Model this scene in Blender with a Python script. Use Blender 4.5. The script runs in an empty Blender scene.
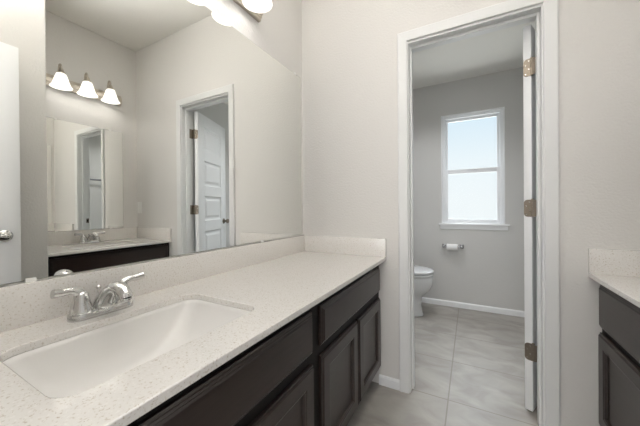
import bpy, bmesh, math, random
from mathutils import Vector, Matrix
C = bpy.context.scene.collection
SC = bpy.context.scene
PI = math.pi
random.seed(4)

# ------------------------------------------------------------------ camera
F = 277.78
yaw, pitch, roll = -0.4974, -0.0037, -0.0081
fw = Vector((math.sin(yaw)*math.cos(pitch), math.cos(yaw)*math.cos(pitch), math.sin(pitch)))
rt = Vector((math.cos(yaw), -math.sin(yaw), 0))
up = rt.cross(fw)
rt2 = rt*math.cos(roll) + up*math.sin(roll)
up2 = -rt*math.sin(roll) + up*math.cos(roll)
cd = bpy.data.cameras.new('camera')
cam = bpy.data.objects.new('camera', cd)
C.objects.link(cam)
m = Matrix.Identity(4)
for i in range(3):
    m[i][0] = rt2[i]; m[i][1] = up2[i]; m[i][2] = -fw[i]
m.translation = (1.0368, -1.6694, 1.0862)
cam.matrix_world = m
cd.sensor_width = 36.0
cd.lens = 36.0*F/640.0
cd.shift_y = -4.565/640.0
cd.clip_start = 0.01
SC.camera = cam

# ------------------------------------------------------------------ world (bright hazy sky)
w = bpy.data.worlds.new('sky'); SC.world = w; w.use_nodes = True
nt = w.node_tree; nt.nodes.clear()
tc = nt.nodes.new('ShaderNodeTexCoord'); sx = nt.nodes.new('ShaderNodeSeparateXYZ')
cr = nt.nodes.new('ShaderNodeValToRGB'); bg = nt.nodes.new('ShaderNodeBackground'); wo = nt.nodes.new('ShaderNodeOutputWorld')
nt.links.new(tc.outputs['Generated'], sx.inputs[0])
nt.links.new(cr.outputs[0], bg.inputs[0]); nt.links.new(bg.outputs[0], wo.inputs[0])
ma = nt.nodes.new('ShaderNodeMath'); ma.operation = 'MULTIPLY_ADD'; ma.inputs[1].default_value = .5; ma.inputs[2].default_value = .5
nt.links.new(sx.outputs['Z'], ma.inputs[0]); nt.links.new(ma.outputs[0], cr.inputs[0])
e = cr.color_ramp.elements      # position = (elevation direction z + 1) / 2; ground glow below added as unseen fill, bright haze above
e[0].position = 0.0; e[0].color = (5.0, 5.0, 4.9, 1)
e[1].position = 1.0; e[1].color = (10.0, 10.8, 11.6, 1)
for p_, c_ in ((.34, (5.0, 5.0, 4.9, 1)), (.44, (1.0, 1.02, 1.03, 1)), (.51, (.99, 1.02, 1.04, 1)), (.57, (.95, 1.01, 1.05, 1)), (.65, (.76, .91, 1.03, 1)), (.71, (4.6, 5.0, 5.4, 1)), (.80, (10., 10.8, 11.6, 1))):
    x = e.new(p_); x.color = c_
bg.inputs[1].default_value = 1.0

# ------------------------------------------------------------------ added unseen fill shining in through the entry doorway
H0 = 2.754
def area(name, loc, rot, sx_, sy_, power, col):
    l = bpy.data.lights.new(name, 'AREA'); l.shape = 'RECTANGLE'; l.size = sx_; l.size_y = sy_
    l.energy = power; l.color = col
    o = bpy.data.objects.new(name, l); o.location = loc; o.rotation_euler = rot; C.objects.link(o)
    return o
area('entry_doorway_fill', (.55, -4.0, 1.5), (PI/2, 0, 0), 2.8, 2.2, 76, (.98, .98, 1))
# unseen added fills: one bounced off the bathroom ceiling, one in the toilet room
fl = area('ceiling_bounce_fill', (.75, -1.42, 1.88), (math.radians(174), 0, 0), .5, .5, 36, (1, .99, .985)); fl.data.spread = math.radians(110)
tl_ = area('toilet_room_fill', (.62, .78, 2.405), (0, 0, 0), .3, .3, 8.5, (.97, .98, 1)); tl_.data.spread = math.radians(128)

SC.view_settings.view_transform = 'Standard'
SC.view_settings.look = 'None'
SC.view_settings.gamma = 1.0
SC.view_settings.use_curve_mapping = False
SC.view_settings.exposure = -0.05
try:
    SC.cycles.max_bounces = 16; SC.cycles.diffuse_bounces = 8; SC.cycles.glossy_bounces = 8
    SC.cycles.transmission_bounces = 8; SC.cycles.transparent_max_bounces = 8
    SC.cycles.caustics_reflective = False; SC.cycles.caustics_refractive = False
    SC.cycles.sample_clamp_indirect = 6.0
except Exception:
    pass

# ------------------------------------------------------------------ materials
def mat(name, col, rough=.5, metal=0, bump=None, spec=.5, coat=0):
    M = bpy.data.materials.new(name); M.use_nodes = True
    n = M.node_tree; b = n.nodes['Principled BSDF']
    b.inputs['Base Color'].default_value = (*col, 1); b.inputs['Roughness'].default_value = rough
    b.inputs['Metallic'].default_value = metal; b.inputs['Specular IOR Level'].default_value = spec
    b.inputs['Coat Weight'].default_value = coat
    if bump:
        sc, st, dist = bump
        t = n.nodes.new('ShaderNodeTexCoord'); no = n.nodes.new('ShaderNodeTexNoise'); bu = n.nodes.new('ShaderNodeBump')
        no.inputs['Scale'].default_value = sc; no.inputs['Detail'].default_value = 3
        bu.inputs['Strength'].default_value = st; bu.inputs['Distance'].default_value = dist
        n.links.new(t.outputs['Object'], no.inputs['Vector']); n.links.new(no.outputs['Fac'], bu.inputs['Height'])
        n.links.new(bu.outputs[0], b.inputs['Normal'])
    return M

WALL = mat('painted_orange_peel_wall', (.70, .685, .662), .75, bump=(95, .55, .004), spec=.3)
INNER = mat('dimmed_orange_peel_wall', (.60, .595, .58), .75, bump=(70, .35, .004), spec=.3)  # wall paint darkened to put the toilet room's dimmer light into its colour
CEIL = mat('painted_ceiling', (.80, .785, .745), .85, bump=(60, .3, .004), spec=.2)
TRIM = mat('white_trim_paint', (.74, .745, .74), .38)
DOORP = mat('white_door_paint', (.84, .85, .86), .4)
VINYL = mat('white_vinyl', (.88, .90, .92), .35)
BRIGHT = mat('bright_white_trim', (.86, .87, .88), .4)
PORC = mat('white_porcelain', (.775, .765, .748), .2, coat=.1)
TOILET = mat('white_toilet_china', (.68, .685, .69), .12, coat=.3)
PLASTIC = mat('white_plastic', (.82, .82, .80), .3)
CHROME = mat('polished_chrome', (.66, .66, .65), .07, 1)
GREYC = mat('aged_chrome', (.36, .36, .37), .22, 1)
NICKEL = mat('brushed_nickel', (.56, .51, .44), .30, 1)
STEEL = mat('satin_steel_hinge', (.24, .205, .165), .45, 1)
PAPER = mat('toilet_paper', (.85, .85, .84), .9)
CARD = mat('cardboard_tube', (.42, .31, .22), .9)
DARK = mat('dark_void', (.01, .01, .01), .9)
SCREW = mat('screw_steel', (.75, .73, .70), .25, 1)
BARM = mat('dark_metal_bar', (.10, .10, .11), .3, 1)
RUBBER = mat('dark_rubber', (.03, .03, .03), .7)

def mirror_mat():
    M = bpy.data.materials.new('mirror_silvering'); M.use_nodes = True
    n = M.node_tree; n.nodes.clear()
    g = n.nodes.new('ShaderNodeBsdfGlossy'); o = n.nodes.new('ShaderNodeOutputMaterial')
    g.inputs['Color'].default_value = (.93, .935, .91, 1); g.inputs['Roughness'].default_value = 0
    n.links.new(g.outputs[0], o.inputs[0]); return M
MIRROR = mirror_mat()
MEDGE = mat('polished_mirror_edge', (.30, .33, .30), .2)

def quartz():
    M = mat('speckled_cream_quartz', (.8, .8, .8), .16, coat=.3)
    n = M.node_tree; b = n.nodes['Principled BSDF']
    t = n.nodes.new('ShaderNodeTexCoord')
    no = n.nodes.new('ShaderNodeTexNoise'); no.inputs['Scale'].default_value = 190; no.inputs['Detail'].default_value = 2
    r = n.nodes.new('ShaderNodeValToRGB')
    e = r.color_ramp.elements
    e[0].position = .26; e[0].color = (.54, .48, .41, 1)
    e[1].position = .42; e[1].color = (.755, .735, .708, 1)
    z = e.new(.60); z.color = (.755, .735, .708, 1)
    z = e.new(.72); z.color = (.82, .80, .775, 1)
    v = n.nodes.new('ShaderNodeTexVoronoi'); v.inputs['Scale'].default_value = 210
    s = n.nodes.new('ShaderNodeMath'); s.operation = 'LESS_THAN'; s.inputs[1].default_value = .16
    no2 = n.nodes.new('ShaderNodeTexNoise'); no2.inputs['Scale'].default_value = 45
    g = n.nodes.new('ShaderNodeMath'); g.operation = 'GREATER_THAN'; g.inputs[1].default_value = .56
    mu = n.nodes.new('ShaderNodeMath'); mu.operation = 'MULTIPLY'
    mx = n.nodes.new('ShaderNodeMixRGB'); mx.inputs[2].default_value = (.44, .37, .30, 1)
    L = n.links.new
    for q in (no, v, no2): L(t.outputs['Object'], q.inputs['Vector'])
    L(no.outputs['Fac'], r.inputs[0]); L(v.outputs['Distance'], s.inputs[0]); L(no2.outputs['Fac'], g.inputs[0])
    L(s.outputs[0], mu.inputs[0]); L(g.outputs[0], mu.inputs[1]); L(mu.outputs[0], mx.inputs[0])
    L(r.outputs[0], mx.inputs[1]); L(mx.outputs[0], b.inputs['Base Color'])
    return M
QUARTZ = quartz()

def espresso():
    M = mat('espresso_stained_wood', (.03, .022, .02), .30, spec=.5)
    n = M.node_tree; b = n.nodes['Principled BSDF']
    t = n.nodes.new('ShaderNodeTexCoord'); mp = n.nodes.new('ShaderNodeMapping'); mp.inputs['Scale'].default_value = (30, 3, 30)
    no = n.nodes.new('ShaderNodeTexNoise'); no.inputs['Scale'].default_value = 3; no.inputs['Detail'].default_value = 5
    r = n.nodes.new('ShaderNodeValToRGB')
    e = r.color_ramp.elements
    e[0].position = .3; e[0].color = (.018, .0112, .0092, 1); e[1].position = .75; e[1].color = (.028, .0185, .0155, 1)
    L = n.links.new
    L(t.outputs['Object'], mp.inputs[0]); L(mp.outputs[0], no.inputs['Vector']); L(no.outputs['Fac'], r.inputs[0]); L(r.outputs[0], b.inputs['Base Color'])
    return M
WOOD = espresso()
FRAME = mat('gap_shade_cabinet_frame', (.007, .0055, .005), .5, spec=.25)  # near-black puts the shade of the gaps between fronts into the frame colour

def tile():
    M = mat('beige_floor_tile', (.5, .5, .5), .42)
    n = M.node_tree; b = n.nodes['Principled BSDF']; L = n.links.new
    t = n.nodes.new('ShaderNodeTexCoord'); mp = n.nodes.new('ShaderNodeMapping')
    T = .4405; TX = .61
    mp.inputs['Location'].default_value = (-.919, -.036, 0)
    L(t.outputs['Object'], mp.inputs[0])
    sx = n.nodes.new('ShaderNodeSeparateXYZ'); L(mp.outputs[0], sx.inputs[0])
    def edge(out, T):
        d = n.nodes.new('ShaderNodeMath'); d.operation = 'DIVIDE'; d.inputs[1].default_value = T; L(out, d.inputs[0])
        a = n.nodes.new('ShaderNodeMath'); a.operation = 'ADD'; a.inputs[1].default_value = .5; L(d.outputs[0], a.inputs[0])
        f = n.nodes.new('ShaderNodeMath'); f.operation = 'FRACT'; L(a.outputs[0], f.inputs[0])
        s = n.nodes.new('ShaderNodeMath'); s.operation = 'SUBTRACT'; s.inputs[1].default_value = .5; L(f.outputs[0], s.inputs[0])
        ab = n.nodes.new('ShaderNodeMath'); ab.operation = 'ABSOLUTE'; L(s.outputs[0], ab.inputs[0])
        fl = n.nodes.new('ShaderNodeMath'); fl.operation = 'FLOOR'; L(a.outputs[0], fl.inputs[0])
        return ab, a
    ex, ax = edge(sx.outputs['X'], TX); ey, ay = edge(sx.outputs['Y'], T)
    exs = n.nodes.new('ShaderNodeMath'); exs.operation = 'MULTIPLY'; exs.inputs[1].default_value = TX/T; L(ex.outputs[0], exs.inputs[0])
    mi = n.nodes.new('ShaderNodeMath'); mi.operation = 'MINIMUM'; L(exs.outputs[0], mi.inputs[0]); L(ey.outputs[0], mi.inputs[1])
    lt = n.nodes.new('ShaderNodeMath'); lt.operation = 'LESS_THAN'; lt.inputs[1].default_value = .0034/T; L(mi.outputs[0], lt.inputs[0])
    no = n.nodes.new('ShaderNodeTexNoise'); no.inputs['Scale'].default_value = 4.5; no.inputs['Detail'].default_value = 9; no.inputs['Distortion'].default_value = .9
    mp2 = n.nodes.new('ShaderNodeMapping'); mp2.inputs['Scale'].default_value = (1, 1.6, 1); mp2.inputs['Rotation'].default_value = (0, 0, .25)
    L(t.outputs['Object'], mp2.inputs[0]); L(mp2.outputs[0], no.inputs['Vector'])
    r = n.nodes.new('ShaderNodeValToRGB'); L(no.outputs['Fac'], r.inputs[0])
    e = r.color_ramp.elements
    e[0].position = .33; e[0].color = (.285, .265, .24, 1); e[1].position = .66; e[1].color = (.40, .38, .35, 1)
    mx = n.nodes.new('ShaderNodeMixRGB'); L(lt.outputs[0], mx.inputs[0]); L(r.outputs[0], mx.inputs[1]); mx.inputs[2].default_value = (.24, .22, .19, 1)
    L(mx.outputs[0], b.inputs['Base Color'])
    bu = n.nodes.new('ShaderNodeBump'); bu.inputs['Distance'].default_value = .002; bu.inputs['Strength'].default_value = .4; bu.invert = True
    L(lt.outputs[0], bu.inputs['Height']); L(bu.outputs[0], b.inputs['Normal'])
    return M
TILE = tile()

def shade_mat():
    M = bpy.data.materials.new('lit_frosted_glass'); M.use_nodes = True
    n = M.node_tree; n.nodes.clear(); L = n.links.new
    o = n.nodes.new('ShaderNodeOutputMaterial')
    tr = n.nodes.new('ShaderNodeBsdfTranslucent'); di = n.nodes.new('ShaderNodeBsdfPrincipled'); em = n.nodes.new('ShaderNodeEmission')
    tr.inputs[0].default_value = (.85, .82, .77, 1); di.inputs['Base Color'].default_value = (.85, .84, .82, 1); di.inputs['Roughness'].default_value = .25
    em.inputs[0].default_value = (1, .975, .94, 1); em.inputs[1].default_value = .85
    m1 = n.nodes.new('ShaderNodeMixShader'); m1.inputs[0].default_value = .07; ad = n.nodes.new('ShaderNodeAddShader')
    L(di.outputs[0], m1.inputs[1]); L(tr.outputs[0], m1.inputs[2]); L(m1.outputs[0], ad.inputs[0]); L(em.outputs[0], ad.inputs[1]); L(ad.outputs[0], o.inputs[0])
    return M
SHADE = shade_mat()
def emit(name, col, s):
    M = bpy.data.materials.new(name); M.use_nodes = True
    n = M.node_tree; n.nodes.clear()
    o = n.nodes.new('ShaderNodeOutputMaterial'); em = n.nodes.new('ShaderNodeEmission')
    em.inputs[0].default_value = (*col, 1); em.inputs[1].default_value = s
    n.links.new(em.outputs[0], o.inputs[0]); return M
BULB = emit('glowing_bulb', (1, .975, .945), 28)
def pane_mat():
    M = bpy.data.materials.new('window_glass'); M.use_nodes = True
    n = M.node_tree; n.nodes.clear(); L = n.links.new
    o = n.nodes.new('ShaderNodeOutputMaterial')
    t = n.nodes.new('ShaderNodeBsdfTransparent'); t.inputs[0].default_value = (.96, .98, .98, 1)
    g = n.nodes.new('ShaderNodeBsdfGlossy'); g.inputs['Roughness'].default_value = .02
    f = n.nodes.new('ShaderNodeFresnel'); f.inputs[0].default_value = 1.08
    mx = n.nodes.new('ShaderNodeMixShader'); L(f.outputs[0], mx.inputs[0]); L(t.outputs[0], mx.inputs[1]); L(g.outputs[0], mx.inputs[2]); L(mx.outputs[0], o.inputs[0])
    return M
PANE = pane_mat()

# ------------------------------------------------------------------ mesh helpers
IDENT = lambda v: v
class MB:
    """collects shapes and links them as one mesh"""
    def __init__(s, f=None): s.bm = bmesh.new(); s.f = f or IDENT
    def box(s, x0, x1, y0, y1, z0, z1, bev=0, seg=2):
        t = bmesh.new(); bmesh.ops.create_cube(t, size=1)
        for v in t.verts: v.co = Vector(((x0+x1)/2+v.co.x*(x1-x0), (y0+y1)/2+v.co.y*(y1-y0), (z0+z1)/2+v.co.z*(z1-z0)))
        if bev: bmesh.ops.bevel(t, geom=t.edges[:], offset=bev, segments=seg, affect='EDGES', profile=.5)
        return s.merge(t)
    def merge(s, t):
        mp = {}
        for v in t.verts: mp[v] = s.bm.verts.new(v.co)
        for f in t.faces:
            try: s.bm.faces.new([mp[v] for v in f.verts])
            except ValueError: pass
        t.free(); return s
    def loft(s, rings, cap0=True, cap1=True, closed=True):
        vs = [[s.bm.verts.new(Vector(p)) for p in r] for r in rings]
        n = len(vs[0])
        for a, b in zip(vs, vs[1:]):
            for i in range(n if closed else n-1):
                s.bm.faces.new((a[i], a[(i+1) % n], b[(i+1) % n], b[i]))
        if cap0: s.bm.faces.new(list(reversed(vs[0])))
        if cap1: s.bm.faces.new(vs[-1])
        return s
    def lathe(s, prof, c=(0, 0, 0), axis='z', n=28, cap0=True, cap1=True):
        rings = []
        for r, h in prof:
            ring = []
            for i in range(n):
                a = 2*PI*i/n; u, v = r*math.cos(a), r*math.sin(a)
                p = {'z': (u, v, h), 'x': (h, u, v), 'y': (u, h, v)}[axis]
                ring.append((c[0]+p[0], c[1]+p[1], c[2]+p[2]))
            rings.append(ring)
        return s.loft(rings, cap0, cap1)
    def tube(s, pts, rad, n=12, flat=None):
        """round tube through points; rad a number or a list; flat = (w, h) scaling of the section"""
        pts = [Vector(p) for p in pts]; k = len(pts)
        rads = rad if isinstance(rad, (list, tuple)) else [rad]*k
        rings = []; prev = None
        for i, p in enumerate(pts):
            d = (pts[min(i+1, k-1)] - pts[max(i-1, 0)]).normalized()
            if prev is None:
                a = Vector((0, 0, 1)) if abs(d.z) < .9 else Vector((1, 0, 0))
                u = d.cross(a).normalized()
            else:
                u = (prev - d*prev.dot(d)).normalized()
            prev = u; v = d.cross(u)
            fx, fy = flat[i] if isinstance(flat, list) else (flat or (1, 1))
            rings.append([p + u*math.cos(2*PI*j/n)*rads[i]*fx + v*math.sin(2*PI*j/n)*rads[i]*fy for j in range(n)])
        return s.loft(rings)
    def prism(s, poly, y0, y1):
        """poly in (x, z) extruded along y"""
        return s.loft([[(x, y0, z) for x, z in poly], [(x, y1, z) for x, z in poly]])
    def build(s, name, material, parent=None, smooth=True, ang=35, sub=0):
        for v in s.bm.verts: v.co = Vector(s.f(v.co))
        bmesh.ops.recalc_face_normals(s.bm, faces=s.bm.faces[:])
        me = bpy.data.meshes.new(name); s.bm.to_mesh(me); s.bm.free()
        me.materials.append(material)
        if smooth:
            for p in me.polygons: p.use_smooth = True
            me.set_sharp_from_angle(angle=math.radians(ang))
        o = bpy.data.objects.new(name, me); C.objects.link(o)
        if parent:
            o.parent = parent
            o.matrix_parent_inverse = Matrix.Translation(-Vector(parent.location))
        if sub:
            q = o.modifiers.new('smooth', 'SUBSURF'); q.levels = q.render_levels = sub
        return o

def thing(name, label, cat, loc=(0, 0, 0), group=None):
    o = bpy.data.objects.new(name, None); C.objects.link(o); o.location = loc; o.empty_display_size = .1
    return tag(o, label, cat, group)
def tag(o, label, cat, group=None):
    o['label'] = label; o['category'] = cat
    if group: o['group'] = group
    return o
def struct(o, label=None, cat='room'):
    o['kind'] = 'structure'
    if label: o['label'] = label
    o['category'] = cat
    return o
def rrect(x0, x1, y0, y1, r, z, n=7):
    out = []
    for cx, cy, a0 in ((x1-r, y1-r, 0), (x0+r, y1-r, 90), (x0+r, y0+r, 180), (x1-r, y0+r, 270)):
        for i in range(n):
            a = math.radians(a0 + 90*i/(n-1)); out.append((cx+r*math.cos(a), cy+r*math.sin(a), z))
    return out
def bez(p, n=12):
    """Catmull-Rom through p"""
    p = [Vector(q) for q in p]; q = [2*p[0]-p[1]] + p + [2*p[-1]-p[-2]]; out = []
    for i in range(1, len(q)-2):
        for k in range(n):
            t = k/n
            out.append(.5*((2*q[i]) + (q[i+1]-q[i-1])*t + (2*q[i-1]-5*q[i]+4*q[i+1]-q[i+2])*t*t + (3*q[i]-q[i-1]-3*q[i+1]+q[i+2])*t**3))
    out.append(p[-1]); return out

# ------------------------------------------------------------------ dimensions
XR = 2.079            # right wall of the alcove
WL = -.004            # left wall face
H = 2.754; HT = 2.435
YF = 1.657            # far wall of the toilet room
JL, JR = .7225, 1.3365   # door jamb faces
XT = 1.74             # right wall of toilet room
YE = -1.80            # entry wall
ALC = -.896           # end of the alcove
XP = 1.482            # face of the wall that ends the alcove

# ------------------------------------------------------------------ structure
b = MB(); b.box(-2.0, 3.2, -4.6, 1.8, -.06, 0); struct(b.build('floor', TILE, smooth=False), 'beige square ceramic floor tiles with dark grout', 'floor')
b = MB(); b.box(-.12, 2.3, YE-.12, .0575, H, H+.06); struct(b.build('ceiling', CEIL, smooth=False), 'flat off-white bathroom ceiling', 'ceiling')
b = MB(); b.box(-.12, 2.3, .1151, 1.8, HT, HT+.06); struct(b.build('ceiling_inner', CEIL, smooth=False), 'lower flat ceiling of the toilet room', 'ceiling')
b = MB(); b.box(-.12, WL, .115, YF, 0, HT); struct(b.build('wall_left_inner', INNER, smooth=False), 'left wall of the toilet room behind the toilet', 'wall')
b = MB(); b.box(-.12, WL, YE-.12, .115, 0, H); struct(b.build('wall_left', WALL, smooth=False), 'warm white wall behind the long vanity', 'wall')
b = MB()
b.box(WL, JL-.018, 0, .115, 0, H); b.box(JR+.018, XR+.12, 0, .115, 0, H); b.box(JL-.018, JR+.018, 0, .115, 2.058, H)
struct(b.build('wall_back', WALL, smooth=False), 'warm white wall with the toilet room doorway', 'wall')
b = MB(); b.box(XR, XR+.12, ALC-.1, 0, 0, H); struct(b.build('wall_right', WALL, smooth=False), 'warm white alcove wall behind the opposite vanity', 'wall')
b = MB(); b.box(XP, XR, YE, ALC, 0, H, bev=0.004); struct(b.build('wall_right_return', WALL, smooth=False), 'wall that juts out and ends the vanity alcove', 'wall')
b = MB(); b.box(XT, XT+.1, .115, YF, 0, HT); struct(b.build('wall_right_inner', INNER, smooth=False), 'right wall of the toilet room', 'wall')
wx0, wx1, wz0, wz1 = .762, 1.330, .905, 2.068
b = MB()
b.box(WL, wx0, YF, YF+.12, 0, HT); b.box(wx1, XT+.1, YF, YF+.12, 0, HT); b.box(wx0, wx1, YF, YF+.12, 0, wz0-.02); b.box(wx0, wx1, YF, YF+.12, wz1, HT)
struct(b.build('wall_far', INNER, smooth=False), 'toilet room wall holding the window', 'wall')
b = MB()
b.box(-.12, .50, YE-.12, YE, 0, H); b.box(1.30, XR+.12, YE-.12, YE, 0, H); b.box(.50, 1.30, YE-.12, YE, 2.06, H)
struct(b.build('wall_front', WALL, smooth=False), 'entry wall with an open doorway', 'wall')

b = MB()
b.box(-1.9, 3.1, -4.5, YE-.12, H, H+.06); struct(b.build('ceiling_hall', CEIL, smooth=False), 'flat ceiling of the room behind the entry', 'ceiling')
b = MB(); b.box(-1.9, 3.1, -4.6, -4.5, 0, H); struct(b.build('wall_hall_far', WALL, smooth=False), 'far wall of the room behind the entry', 'wall')
b = MB(); b.box(-2.0, -1.9, -4.5, YE-.12, 0, H); struct(b.build('wall_hall_left', WALL, smooth=False), 'left wall of the room behind the entry', 'wall')
b = MB(); b.box(3.1, 3.2, -4.5, YE-.12, 0, H); struct(b.build('wall_hall_right', WALL, smooth=False), 'right wall of the room behind the entry', 'wall')
b = MB(); b.box(-1.9, -.12, YE-.12, YE, 0, H); b.box(XR+.12, 3.1, YE-.12, YE, 0, H); struct(b.build('wall_hall_near', WALL, smooth=False), 'walls beside the entry doorway', 'wall')

# baseboards
def base_poly(t=.012, h=.058): return [(0, 0), (t, 0), (t, h-.012), (t*.55, h-.003), (0, h)]
def base_y(name, x, y0, y1, s, label):
    b = MB(); b.prism([(x+s*px, pz) for px, pz in base_poly()], y0, y1); struct(b.build(name, BRIGHT, smooth=False), label, 'baseboard')
def base_x(name, y, x0, x1, label, cuts=None):
    b = MB()
    for a, c in ([(x0, x1)] + (cuts or [])):
        b.loft([[(a, y-px, pz) for px, pz in base_poly()], [(c, y-px, pz) for px, pz in base_poly()]])
    struct(b.build(name, BRIGHT, smooth=False), label, 'baseboard')
base_x('baseboard_back', 0, .537, JL-.06, 'white baseboard between vanity and doorway', [(JR+.062, 1.55)])
base_x('baseboard_far', YF, WL, XT, 'white baseboard under the window wall')
base_y('baseboard_right', XP, YE, ALC, -1, 'white baseboard along the projecting wall')
base_y('baseboard_inner', XT, .115, YF-.013, -1, 'white baseboard on toilet room right wall')
base_y('baseboard_left', WL, .13, YF-.013, 1, 'white baseboard behind the toilet')

# door casing profile: swept round the opening
def casing(b, x0, x1, zt, y, s):
    """x0,x1,zt inner edges; profile across the width d (0..w), thickness t"""
    prof = [(0, 0), (0, .010), (.003, .0125), (.050, .016), (.055, .013), (.056, 0)]
    rings = []
    for (px, pz, dx, dz) in ((x0, 0, -1, 0), (x0, zt, -1, 1), (x1, zt, 1, 1), (x1, 0, 1, 0)):
        rings.append([(px+dx*d, y+s*t, pz+dz*d) for d, t in prof])
    b.loft(rings)
b = MB()
casing(b, JL-.0055, JR+.0055, 2.0455, 0, -1); casing(b, JL-.0055, JR+.0055, 2.0455, .115, 1)
tr1 = struct(b.build('trim_1', TRIM, smooth=False), 'white painted casing round the toilet room doorway', 'door trim')
b = MB()
b.box(JL-.018, JL, 0, .115, 0, 2.034); b.box(JR, JR+.018, 0, .115, 0, 2.034); b.box(JL-.018, JR+.018, 0, .115, 2.034, 2.058)
b.box(JL, JL+.011, .04, .076, 0, 2.034, .002); b.box(JR-.011, JR, .04, .076, 0, 2.034, .002); b.box(JL+.011, JR-.011, .04, .076, 2.019, 2.034, .002)
b.build('jamb', TRIM, tr1, ang=20)
b = MB(); b.box(JL, JL+.0018, .080, .110, .905, .965, .0005); sp = b.build('strike_plate', STEEL, tr1); sp['label'] = 'small metal strike plate'
b = MB(); b.box(JL+.0018, JL+.0026, .086, .102, .922, .948); b.build('latch_hole', DARK, sp)
b = MB()
casing(b, .51, 1.29, 2.05, YE, 1)
b.box(.492, .51, YE-.12, YE, 0, 2.05); b.box(1.29, 1.308, YE-.12, YE, 0, 2.05); b.box(.492, 1.308, YE-.12, YE, 2.05, 2.068)
struct(b.build('trim_2', TRIM, ang=20), 'white casing round the entry doorway', 'door trim')

# ------------------------------------------------------------------ doors
def door_slab(wd, T=.035, ht=2.022):
    """local: hinge edge x=0, slab to -x, thickness y 0..-T, five raised panels"""
    b = MB(); st = .120
    tops = [1.90, 1.555, 1.20, .84, .48]; ph = .25
    b.box(-wd, -wd+st, -T, 0, 0, ht, .0015); b.box(-st, 0, -T, 0, 0, ht, .0015)
    zs = [ht] + [v for t in tops for v in (t, t-ph)] + [0]
    for i in range(0, len(zs), 2): b.box(-wd+st, -st, -T, 0, zs[i+1], zs[i])
    for t in tops:
        x0, x1, z0, z1 = -wd+st, -st, t-ph, t
        b.box(x0, x1, -T+.0138, -.0138, z0, z1)
        for side in (0, 1):
            Y = lambda d: (-d if side == 0 else -T+d)
            def rr(i, d): return [(x0+i, Y(d), z0+i), (x1-i, Y(d), z0+i), (x1-i, Y(d), z1-i), (x0+i, Y(d), z1-i)]
            b.loft([rr(0, 0.0003), rr(.002, .004), rr(.008, .0135), rr(.028, .0135), rr(.048, .004)], cap0=False)
    return b
def lever(parent, f, name='door_lever'):
    b = MB(f); b.lathe([(.033, 0), (.033, .004), (.028, .009), (.014, .012), (.011, .038)], axis='y', n=24)
    b.tube(bez([(0, .036, 0), (.012, .044, 0), (.05, .045, .002), (.105, .042, -.004)], 6), .009, 12, (1, .8))
    return b.build(name, CHROME, parent)

# toilet room door, swung in about 110 degrees
PX, PY = 1.3175, .1195
ang = math.radians(-113)
ca, sa = math.cos(ang), math.sin(ang)
def dmap(v):   # closed-door local -> world
    x, y = v[0]-.003, v[1]-.003
    return (PX + x*ca - y*sa, PY + x*sa + y*ca, v[2]+.012)
b = door_slab(.606, ht=2.014); b.f = dmap
d1 = struct(b.build('door_1', DOORP, ang=25), 'white five-panel door swung open into the toilet room', 'door')
b = MB(dmap); b.lathe([(.031, 0), (.031, .004), (.026, .009), (.011, .012), (.011, .030), (.022, .036), (.027, .046), (.026, .055), (.017, .061), (.006, .062)], c=(-.546, 0, .925), axis='y', n=24)
b.build('door_knob', STEEL, d1)
b = MB(dmap); b.lathe([(-.031, 0), (-.031, -.004), (-.026, -.009), (-.011, -.012), (-.011, -.030), (-.022, -.036), (-.027, -.046), (-.026, -.055), (-.017, -.061), (-.006, -.062)], c=(-.546, -.035, .925), axis='y', n=24)
b.build('door_knob', STEEL, d1)
b = MB(dmap); b.box(-.6065, -.605, -.029, -.006, .895, .955); b.build('latch_plate', STEEL, d1)
for hz in (1.806, 1.073, .322):
    b = MB()
    # leaf on the door edge (rounded corners)
    n = 6; r = .016; z0, z1 = hz-.0445, hz+.0445; ya, yb = -.034, .002
    poly = [(yb, z0), (yb, z1)] + [(ya+r-r*math.sin(t*PI/2/n), z1-r+r*math.cos(t*PI/2/n)) for t in range(n+1)] + [(ya+r-r*math.cos(t*PI/2/n), z0+r-r*math.sin(t*PI/2/n)) for t in range(n+1)]
    b.loft([[dmap((.0004, y, z-.012)) for y, z in poly], [dmap((.0026, y, z-.012)) for y, z in poly]])
    hg = b.build('hinge', STEEL, d1); hg['label'] = 'satin metal hinge'
    b = MB()
    for k in range(5):
        a = z0 + (z1-z0)*k/5
        b.lathe([(.0055, a+.0006), (.006, a+.001), (.006, a+.0168), (.0055, a+.0172)], c=(PX+.001, PY+.003, 0), n=14)
    b.lathe([(.002, z1), (.0065, z1+.001), (.0065, z1+.004), (.003, z1+.006)], c=(PX+.001, PY+.003, 0), n=14)
    b.build('knuckle', STEEL, hg)
    b = MB(); b.box(JR-.0028, JR-.0006, .080, .115, z0, z1, .0006)
    b.box(PX, JR-.001, .1135, .1155, z0+.002, z1-.002); b.build('jamb_leaf', STEEL, hg)
    for (yy, dz) in ((-.010, .033), (-.024, .012), (-.010, -.010), (-.024, -.033)):
        b = MB(dmap); b.lathe([(.0038, .0026), (.0034, .0032), (.001, .0033)], c=(0, yy, hz-.012+dz), axis='x', n=10)
        b.build('screw', SCREW, hg)

# entry door, swung open beside the projecting wall (seen in the mirror)
EX, EY0 = 1.300, -1.072
b = door_slab(.715); b.f = lambda v: (EX + (v[1]+.035), EY0-.715 - v[0], v[2]+.018)
d2 = struct(b.build('door_2', DOORP, ang=25), 'white entry door standing open beside the projecting wall', 'door')
# lever on the room side and its twin behind
lever(d2, lambda v: (EX - v[1], EY0-.064 - v[0]*1.0, .938+v[2]))
lever(d2, lambda v: (EX+.035 + v[1], EY0-.064 - v[0]*1.0, .938+v[2]))
for hz in (1.84, 1.08, .3):
    b = MB(); b.lathe([(.006, hz-.045), (.006, hz+.045)], c=(EX+.041, EY0-.718, 0), n=12); b.build('hinge', STEEL, d2)

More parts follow.
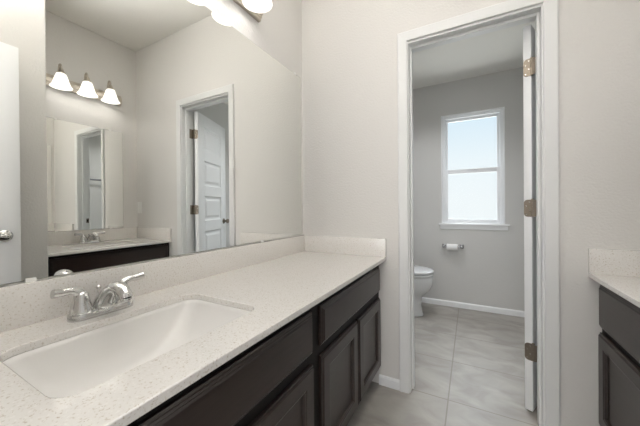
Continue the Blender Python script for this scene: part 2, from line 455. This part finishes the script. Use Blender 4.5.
# ------------------------------------------------------------------ window_1
w1 = bpy.data.objects.new('window_1', None); C.objects.link(w1); w1.location = (1.046, YF, wz0); struct(w1, 'white single hung vinyl window with bright sky behind', 'window')
def frame(b, x0, x1, z0, z1, t, y0, y1, tb=None, bev=.002):
    tb = tb or t
    b.box(x0, x0+t, y0, y1, z0, z1, bev); b.box(x1-t, x1, y0, y1, z0, z1, bev)
    b.box(x0+t, x1-t, y0, y1, z1-t, z1, bev); b.box(x0+t, x1-t, y0, y1, z0, z0+tb, bev)
b = MB(); frame(b, wx0-.009, wx1+.009, wz0-.004, wz1+.009, .011, YF-.004, YF+.02, tb=.004); b.build('window_trim', BRIGHT, w1)
b = MB(); frame(b, wx0, wx1, wz0-.02, wz1, .030, YF+.020, YF+.10); b.build('window_frame', VINYL, w1)
b = MB(); frame(b, wx0+.030, wx1-.030, 1.452, wz1-.03, .024, YF+.065, YF+.085, tb=.035); us = b.build('upper_sash', VINYL, w1)
b = MB(); frame(b, wx0+.028, wx1-.028, wz0+.004, 1.487, .029, YF+.032, YF+.058, tb=.040); ls = b.build('lower_sash', VINYL, w1)
b = MB(); b.box(wx0+.05, wx1-.05, YF+.073, YF+.077, 1.482, wz1-.05); b.build('pane', PANE, us, smooth=False)
b = MB(); b.box(wx0+.05, wx1-.05, YF+.043, YF+.047, wz0+.04, 1.46); b.build('pane', PANE, ls, smooth=False)
b = MB(); b.box(wx0+.057, wx1-.057, YF+.034, YF+.056, 1.440, 1.459, .002); b.build('meeting_rail', VINYL, ls)
b = MB(); b.box(1.00, 1.09, YF+.024, YF+.04, 1.472, 1.485, .002); b.build('sash_lock', VINYL, ls)
b = MB()
b.box(wx0-.036, wx1+.048, YF-.030, YF+.0, wz0-.020, wz0-.002, .004); b.box(wx0, wx1, YF-.002, YF+.03, wz0-.020, wz0-.002)
b.loft([[(xx, YF-.0, wz0-.020), (xx, YF-.014, wz0-.020), (xx, YF-.010, wz0-.062), (xx, YF, wz0-.066)] for xx in (wx0-.022, wx1+.032)])
b.build('window_sill', BRIGHT, w1)

# ------------------------------------------------------------------ vanities
def counter_mesh(b, D, y0, y1, z0, z1, hole):
    t = bmesh.new()
    outer = [(0.0, y0, z1), (D, y0, z1), (D, y1, z1), (0.0, y1, z1)]
    def loop(pts):
        vs = [t.verts.new(p) for p in pts]; es = [t.edges.new((vs[i], vs[(i+1) % len(vs)])) for i in range(len(vs))]; return es
    es = loop(outer) + loop(hole)
    r = bmesh.ops.triangle_fill(t, edges=es, use_beauty=True)
    geom = t.faces[:]
    ex = bmesh.ops.extrude_face_region(t, geom=geom)
    for v in [q for q in ex['geom'] if isinstance(q, bmesh.types.BMVert)]: v.co.z = z0
    b.merge(t)

ZC0, ZC1, ZS = .763, .783, .8936
def vanity(side, D, y_end, sections, sink_y, zf, labels, f):
    """D counter depth; sections list of (y0,y1) cabinet sections; zf false-front heights"""
    fx = D-(.030 if side == 'L' else .026)           # outer face of the overlay fronts
    bx = fx-.019          # face frame plane
    grp = None
    cab = thing('vanity_cabinet', labels['cab'], 'cabinet', f(Vector((D/2, y_end/2, 0))))
    b = MB(f)
    for ya, yb in ((y_end, y_end+.016), (-.020, -.004)):
        b.box(.004, bx-.02, ya, yb, .1005, ZC0-.0005); b.box(.004, bx-.06, ya, yb, 0, .1)
    b.box(.004, .012, y_end+.016, -.020, .1, ZC0-.0005); b.box(.012, bx-.02, y_end+.016, -.02, .1, .112)
    b.build('carcass', WOOD, cab, smooth=False)
    b = MB(f); b.box(bx-.075, bx-.06, y_end+.016, -.02, 0, .1); b.build('toe_kick', WOOD, cab, smooth=False)
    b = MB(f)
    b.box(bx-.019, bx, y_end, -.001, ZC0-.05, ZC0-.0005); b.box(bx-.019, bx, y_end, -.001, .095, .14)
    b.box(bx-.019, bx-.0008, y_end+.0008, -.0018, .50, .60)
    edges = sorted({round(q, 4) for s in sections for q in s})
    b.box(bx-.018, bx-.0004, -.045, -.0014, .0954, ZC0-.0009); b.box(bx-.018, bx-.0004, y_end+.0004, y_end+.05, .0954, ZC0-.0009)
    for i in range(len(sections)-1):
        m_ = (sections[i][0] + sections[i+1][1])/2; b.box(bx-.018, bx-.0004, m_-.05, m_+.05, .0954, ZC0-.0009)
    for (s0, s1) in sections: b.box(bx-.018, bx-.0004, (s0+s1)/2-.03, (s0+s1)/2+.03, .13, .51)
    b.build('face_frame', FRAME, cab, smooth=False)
    for (s0, s1) in sections:
        # false drawer front: slab with a stepped, moulded edge
        z0, z1 = zf
        def rr(i, xx): return [(xx, s0+i, z0+i), (xx, s1-i, z0+i), (xx, s1-i, z1-i), (xx, s0+i, z1-i)]
        b = MB(f); b.loft([rr(0, fx-.0185), rr(0, fx-.012), rr(.005, fx-.008), rr(.007, fx-.0078), rr(.011, fx-.0045), rr(.0125, fx-.0043), rr(.0165, fx-.0005), rr(.018, fx)])
        b.build('false_drawer_front', WOOD, cab, ang=15)
        mid = (s0+s1)/2
        for (d0, d1) in ((mid+.009, s1), (s0, mid-.009)):
            z0d, z1d = .122, (.536 if side == 'L' else .528)
            def r2(i, xx): return [(xx, d0+i, z0d+i), (xx, d1-i, z0d+i), (xx, d1-i, z1d-i), (xx, d0+i, z1d-i)]
            b = MB(f); b.loft([r2(0, fx-.0185), r2(0, fx-.019+.010), r2(.0015, fx-.019+.0115), r2(.0055, fx-.019+.0120), r2(.0075, fx-.019+.0165), r2(.010, fx), r2(.055, fx), r2(.058, fx-.002), r2(.062, fx-.003), r2(.066, fx-.0125), r2(.069, fx-.013)])
            b.build('cabinet_door', WOOD, cab, ang=15)
    # worktop
    h = dict(x0=.152, x1=.474) if side == 'L' else dict(x0=.150, x1=.466)
    sy0, sy1 = sink_y-.2365, sink_y+.2365
    b = MB(f); counter_mesh(b, D, y_end-.004, -.0005, ZC0, ZC1, rrect(h['x0'], h['x1'], sy0, sy1, .045, ZC1))
    top = b.build('countertop', QUARTZ, None, ang=30); tag(top, labels['top'], 'countertop')
    bv = top.modifiers.new('edge', 'BEVEL'); bv.width = .0025; bv.segments = 2; bv.limit_method = 'ANGLE'; bv.angle_limit = math.radians(50)
    b = MB(f); b.box(.0005, .020, y_end-.004, -.0005, ZC1+.0002, ZS, .0015); b.build('backsplash', QUARTZ, top)
    b = MB(f); b.box(.0205, D, -.020, -.0005, ZC1+.0002, ZS, .0015); b.build('side_splash', QUARTZ, top)
    # undermount basin
    g = -.0008
    sk = thing('sink', labels['sink'], 'sink', f(Vector(((h['x0']+h['x1'])/2, sink_y, .62))))
    X0, X1, Y0, Y1 = h['x0']-g, h['x1']+g, sy0-g, sy1+g
    rings = [rrect(X0-.012, X1+.012, Y0-.012, Y1+.012, .055, ZC0-.0006)]
    def lv(z, dxb, dxf, dy0, dy1, r): rings.append(rrect(X0+dxb, X1-dxf, Y0+dy0, Y1-dy1, r, z))
    lv(ZC0-.0006, 0, 0, 0, 0, .047); lv(ZC0-.012, .002, .002, .003, .004, .047); lv(ZC0-.035, .006, .008, .010, .018, .05)
    lv(ZC0-.070, .014, .022, .022, .045, .055); lv(ZC0-.10, .026, .045, .040, .078, .06); lv(ZC0-.118, .044, .075, .062, .112, .06)
    lv(ZC0-.128, .066, .105, .09, .145, .05); lv(ZC0-.133, .10, .135, .15, .19, .03); 
    b = MB(f); b.loft(rings, cap0=False)
    bs = b.build('basin', PORC, sk, ang=80)
    so = bs.modifiers.new('wall', 'SOLIDIFY'); so.thickness = .006; so.offset = -1
    b = MB(f); cx = (h['x0']+h['x1'])/2-.01; b.lathe([(.022, ZC0-.1325), (.022, ZC0-.130), (.017, ZC0-.129), (.016, ZC0-.131), (.004, ZC0-.127)], c=(cx-.005, sink_y+.02, 0), n=24); b.build('drain', CHROME, sk)
    return cab, top, sk

def faucet(label, cx, cy, f):
    Z = ZC1+.0006
    root = thing('faucet', label, 'faucet', f(Vector((cx, cy, Z))))
    b = MB(f)
    def cap(r, z, L=.079): 
        pts = []
        for s, a0 in ((1, 0), (-1, 180)):
            for i in range(11):
                a = math.radians(a0 + 180*i/10); pts.append((cx + r*math.cos(a), cy + s*(L-r) + r*math.sin(a), z))
        return pts
    b.loft([cap(.029, Z, .081), cap(.029, Z+.013, .081), cap(.0275, Z+.016, .0795), cap(.0255, Z+.0165, .0775), cap(.022, Z+.021, .074)])
    b.build('base_plate', CHROME, root)
    # arched spout, broad at the base
    b = MB(f)
    P = bez([(cx-.001, cy, Z+.017), (cx+.010, cy, Z+.040), (cx+.040, cy, Z+.066), (cx+.075, cy, Z+.084), (cx+.104, cy, Z+.083), (cx+.123, cy, Z+.072), (cx+.128, cy, Z+.061)], 5)
    n = len(P); rad = []; fl = []
    for i in range(n):
        t = i/(n-1); rad.append(.0110*(1-t)**1.3 + .0150); fl.append((1.0, 1-.22*math.sin(min(1, t*1.1)*PI)))
    b.tube(P, rad, 18, fl)
    sp = b.build('spout', CHROME, root, ang=50)
    b = MB(f); b.lathe([(.0125, Z+.062), (.0130, Z+.060), (.0130, Z+.055), (.011, Z+.053)], c=(cx+.128, cy, 0), n=18); b.build('aerator', CHROME, sp)
    b = MB(f); b.tube([(cx-.020, cy, Z+.016), (cx-.022, cy, Z+.066)], .0025, 8); b.lathe([(.002, Z+.064), (.006, Z+.068), (.0065, Z+.074), (.003, Z+.078)], c=(cx-.022, cy, 0), n=12); b.build('lift_rod', CHROME, root)
    for s in (-1, 1):
        hy = cy + s*.051
        b = MB(f)
        b.lathe([(.0255, Z+.018), (.0255, Z+.026), (.0235, Z+.029), (.0230, Z+.036), (.0190, Z+.052), (.0160, Z+.066), (.0130, Z+.073), (.006, Z+.076)], c=(cx, hy, 0), n=22)
        L = bez([(cx, hy, Z+.058), (cx, hy+s*.006, Z+.073), (cx+.001, hy+s*.022, Z+.081), (cx+.003, hy+s*.042, Z+.082), (cx+.006, hy+s*.062, Z+.085)], 5)
        k = len(L); b.tube(L, [.0150-.0050*math.sin(min(1, i/(k-1)*1.4)*PI/2) + .0015*max(0, i/(k-1)-.6)/.4 for i in range(k)], 14, [(1.0, 1.0 - .20*i/(k-1)) for i in range(k)])
        b.build('lever_handle', CHROME, root, ang=50)
    return root

def light_bar(label, cy, f, plate_len=.317):
    root = thing('vanity_light', label, 'light fixture', f(Vector((0, cy, 2.16))))
    b = MB(f)
    pr = [(xx, zz+.016) for xx, zz in [(.0005, 2.109), (.016, 2.109), (.020, 2.114), (.020, 2.122), (.026, 2.127), (.026, 2.136), (.034, 2.142), (.034, 2.174), (.026, 2.180), (.026, 2.189), (.020, 2.194), (.020, 2.201), (.016, 2.206), (.0005, 2.206)]]
    b.prism(pr, cy-plate_len, cy+plate_len); b.build('backplate', NICKEL, root, ang=25)
    for k in (-1, 0, 1):
        y = cy + k*.181; hx = .112
        b = MB(f); P = bez([(.046, y, 2.174), (.058, y, 2.182), (.063, y, 2.215), (.066, y, 2.260), (.076, y, 2.293), (.092, y, 2.304), (.108, y, 2.293), (hx, y, 2.272), (hx, y, 2.255)], 5); b.tube(P, .0075, 12)
        b.lathe([(.020, .033), (.020, .037), (.010, .043)], c=(0, y, 2.174), axis='x', n=18)
        arm = b.build('arm', NICKEL, root)
        b = MB(f); b.lathe([(.009, 2.266), (.013, 2.264), (.017, 2.254), (.019, 2.244), (.025, 2.236), (.031, 2.226), (.032, 2.215), (.027, 2.2155), (.020, 2.230)], c=(hx, y, 0), n=22); b.build('socket', NICKEL, arm)
        b = MB(f); b.lathe([(.027, 2.225), (.032, 2.219), (.036, 2.210), (.042, 2.190), (.049, 2.166), (.056, 2.142), (.066, 2.120), (.074, 2.110), (.0745, 2.1075), (.0715, 2.1085), (.063, 2.121), (.053, 2.143), (.046, 2.166), (.039, 2.190), (.033, 2.210), (.026, 2.222)], c=(hx, y, 0), n=32, cap0=False, cap1=False)
        sh = b.build('shade', SHADE, arm, ang=60); sh['label'] = 'lit white frosted bell glass shade'
        b = MB(f); b.lathe([(.004, 2.128), (.014, 2.131), (.023, 2.139), (.027, 2.152), (.025, 2.166), (.018, 2.180), (.013, 2.194), (.013, 2.216)], c=(hx, y, 0), n=20); b.build('bulb', BULB, arm)
    return root

def mirror(label, y0, y1, z1, f):
    b = MB(f); b.box(.0005, .0046, y0, y1, .899, z1); root = b.build('wall_mirror', MIRROR, smooth=False); tag(root, label, 'mirror')
    # ground edge round the glass
    b = MB(f); frame_yz(b, y0, y1, .8985, z1, .0012, .0003, .0043); b.build('glass_edge', MEDGE, root, smooth=False)
    return root
def frame_yz(b, y0, y1, z0, z1, t, x0, x1):
    b.box(x0, x1, y0-t, y0, z0, z1+t); b.box(x0, x1, y1, y1+t, z0, z1+t); b.box(x0, x1, y0, y1, z1, z1+t); b.box(x0, x1, y0, y1, z0-t*.3, z0)
def clip(parent, y, z, f, s):
    b = MB(f); b.box(.0005, .0085, y-.011, y+.011, z-.002 if s > 0 else z-.010, z+.010 if s > 0 else z+.002, .0015)
    b.build('mirror_clip', PLASTIC, parent)

LF = lambda v: Vector((v[0]+WL, v[1], v[2]))
RF = lambda v: Vector((XR-v[0], v[1], v[2]))
vanity('L', .590, -1.775, [(-.770, -.022), (-1.612, -.829)], -1.2495, (.574, .721),
       dict(cab='dark espresso vanity cabinet with two sections under the long counter',
            top='long cream speckled counter on the left with splash along the mirror',
            sink='large white rectangular undermount sink in the long counter'), LF)
faucet('chrome two-handle faucet behind the large sink in the foreground', .089, -1.259, LF)
ml = mirror('large frameless wall mirror over the long counter on the left', -1.53, -.033, 1.987, LF)
for yy, zz, s in ((-1.387, .902, -1), (-.45, .902, -1), (-.10, 1.985, 1), (-1.387, 1.985, 1)): clip(ml, yy, zz, LF, s)
light_bar('brushed nickel three-light bar above the large left mirror', -.776, LF)

vanity('R', .581, ALC+.006, [(-.872, -.014)], -.452, (.550, .741),
       dict(cab='dark espresso vanity cabinet at the right edge beside the doorway',
            top='short cream speckled counter on the right by the doorway wall',
            sink='white undermount sink in the short right counter, seen in the mirror'), RF)
faucet('small chrome faucet on the opposite counter, seen in the large mirror', .085, -.455, RF)
mr = mirror('smaller wall mirror above the opposite counter, seen in the large mirror', -.80, -.140, 1.860, RF)
for yy in (-.25, -.66): clip(mr, yy, .902, RF, -1); clip(mr, yy, 1.858, RF, 1)
light_bar('three-light bar over the opposite counter, seen in the large mirror', -.472, RF)

# ------------------------------------------------------------------ toilet
TY = 1.255
def egg(x0, x1, hw, z, n=32, p=2.3):
    """egg outline, back at x0, front at x1"""
    xc = x0 + (x1-x0)*.46; out = []
    for i in range(n):
        a = 2*PI*i/n; c, s = math.cos(a), math.sin(a)
        ex = (x1-xc) if c > 0 else (xc-x0); q = 2/p if c < 0 else 1.0
        out.append((xc + ex*math.copysign(abs(c)**q, c), TY + hw*math.copysign(abs(s)**.92, s), z))
    return out
tl = thing('toilet', 'white two-piece toilet partly hidden by the doorway casing', 'toilet', (.40, TY, 0))
b = MB()
b.loft([egg(.10, .615, .108, 0), egg(.10, .617, .110, .015), egg(.11, .608, .102, .03), egg(.12, .596, .098, .10), egg(.13, .600, .100, .17), egg(.135, .612, .112, .195), egg(.14, .645, .138, .225), egg(.15, .678, .158, .26), egg(.16, .698, .172, .30), egg(.17, .707, .180, .34), egg(.17, .709, .182, .392), egg(.18, .702, .176, .400)])
b.build('bowl', TOILET, tl, ang=60)
b = MB(); b.box(.02, .20, TY-.10, TY+.10, .33, .40, .02); b.build('tank_deck', TOILET, tl)
b = MB(); b.loft([egg(.20, .688, .168, .4005), egg(.20, .688, .168, .411), egg(.20, .711, .186, .4115), egg(.20, .713, .187, .423), egg(.20, .709, .183, .426), egg(.20, .688, .168, .4265)]); b.build('seat', TOILET, tl, ang=30)
b = MB(); b.loft([egg(.205, .686, .166, .427), egg(.205, .686, .166, .437), egg(.205, .711, .186, .4375), egg(.205, .713, .187, .449), egg(.21, .702, .178, .458), egg(.23, .67, .15, .463)]); b.build('lid', TOILET, tl, ang=30)
for s in (-1, 1):
    b = MB(); b.lathe([(.012, TY+s*.075-.02), (.012, TY+s*.075+.02)], c=(.205, 0, .435), axis='y', n=14); b.build('seat_hinge', PLASTIC, tl)
    b = MB(); b.lathe([(.014, .0), (.014, .03), (.008, .036)], c=(.33, TY+s*.118, .0), n=14); b.build('bolt_cap', PLASTIC, tl)
b = MB(); b.loft([rrect(.015, .195, TY-.20, TY+.20, .03, .40), rrect(.010, .200, TY-.215, TY+.215, .035, .74)]); tk = b.build('tank', TOILET, tl)
b = MB(); b.loft([rrect(.006, .210, TY-.225, TY+.225, .035, .741), rrect(.006, .210, TY-.225, TY+.225, .035, .765), rrect(.014, .202, TY-.217, TY+.217, .03, .775)]); b.build('tank_lid', TOILET, tk)
b = MB(); b.lathe([(.014, .199), (.014, .206), (.010, .214)], c=(0, TY-.15, .69), axis='x', n=14); b.tube([(.212, TY-.15, .69), (.216, TY-.12, .688), (.214, TY-.08, .683)], .006, 8); b.build('flush_lever', CHROME, tk)

# toilet paper holder and roll
hp = thing('toilet_paper_holder', 'chrome toilet paper holder on the wall under the window', 'toilet paper holder', (.86, YF, .655))
for xx in (.778, .948):
    b = MB(); b.box(xx-.020, xx+.020, YF-.008, YF-.0005, .635, .678, .003); b.box(xx-.011, xx+.011, YF-.068, YF-.007, .643, .670, .004); b.build('post', GREYC, hp)
b = MB(); b.lathe([(.007, .788), (.007, .938)], c=(0, YF-.052, .656), axis='x', n=12); b.build('roller', GREYC, hp)
b = MB(); b.lathe([(.0195, .808), (.034, .808), (.0345, .812), (.0345, .908), (.034, .912), (.0195, .912), (.0195, .808)], c=(0, YF-.052, .650), axis='x', n=28, cap0=False, cap1=False)
tp = b.build('toilet_paper_roll', PAPER); tag(tp, 'nearly used white toilet paper roll on the chrome holder', 'toilet paper')
b = MB(); b.lathe([(.0175, .807), (.0193, .807), (.0193, .913), (.0175, .913), (.0175, .807)], c=(0, YF-.052, .650), axis='x', n=24, cap0=False, cap1=False); b.build('cardboard_tube', CARD, tp)

# towel bar on the toilet room's left wall (seen in the opposite mirror)
tb = thing('towel_bar', 'dark metal towel bar on toilet room wall, seen in the small mirror', 'towel bar', (WL, .58, 1.545))
b = MB(); b.tube([(.055, .28, 1.545), (.055, .88, 1.545)], .011, 14); b.build('rail', BARM, tb)
for yy in (.28, .88):
    b = MB(); b.lathe([(.024, WL+.0005), (.024, WL+.008), (.013, WL+.014), (.012, .066)], c=(0, yy, 1.545), axis='x', n=18); b.build('post', BARM, tb)

# light switch on the back wall beside the opposite mirror
sw = thing('light_switch', 'white light switch on the back wall by the opposite mirror', 'light switch', (2.030, 0, 1.10))
b = MB(); b.box(1.992, 2.066, -.006, -.0005, 1.040, 1.158, .002); b.build('wall_plate', PLASTIC, sw)
b = MB(); b.box(2.013, 2.045, -.009, -.005, 1.066, 1.132, .0012); b.build('rocker', PLASTIC, sw)
for zz in (1.050, 1.148):
    b = MB(); b.lathe([(.003, -.0058), (.003, -.0068), (.001, -.007)], c=(2.029, 0, zz), axis='y', n=10); b.build('screw', PLASTIC, sw)
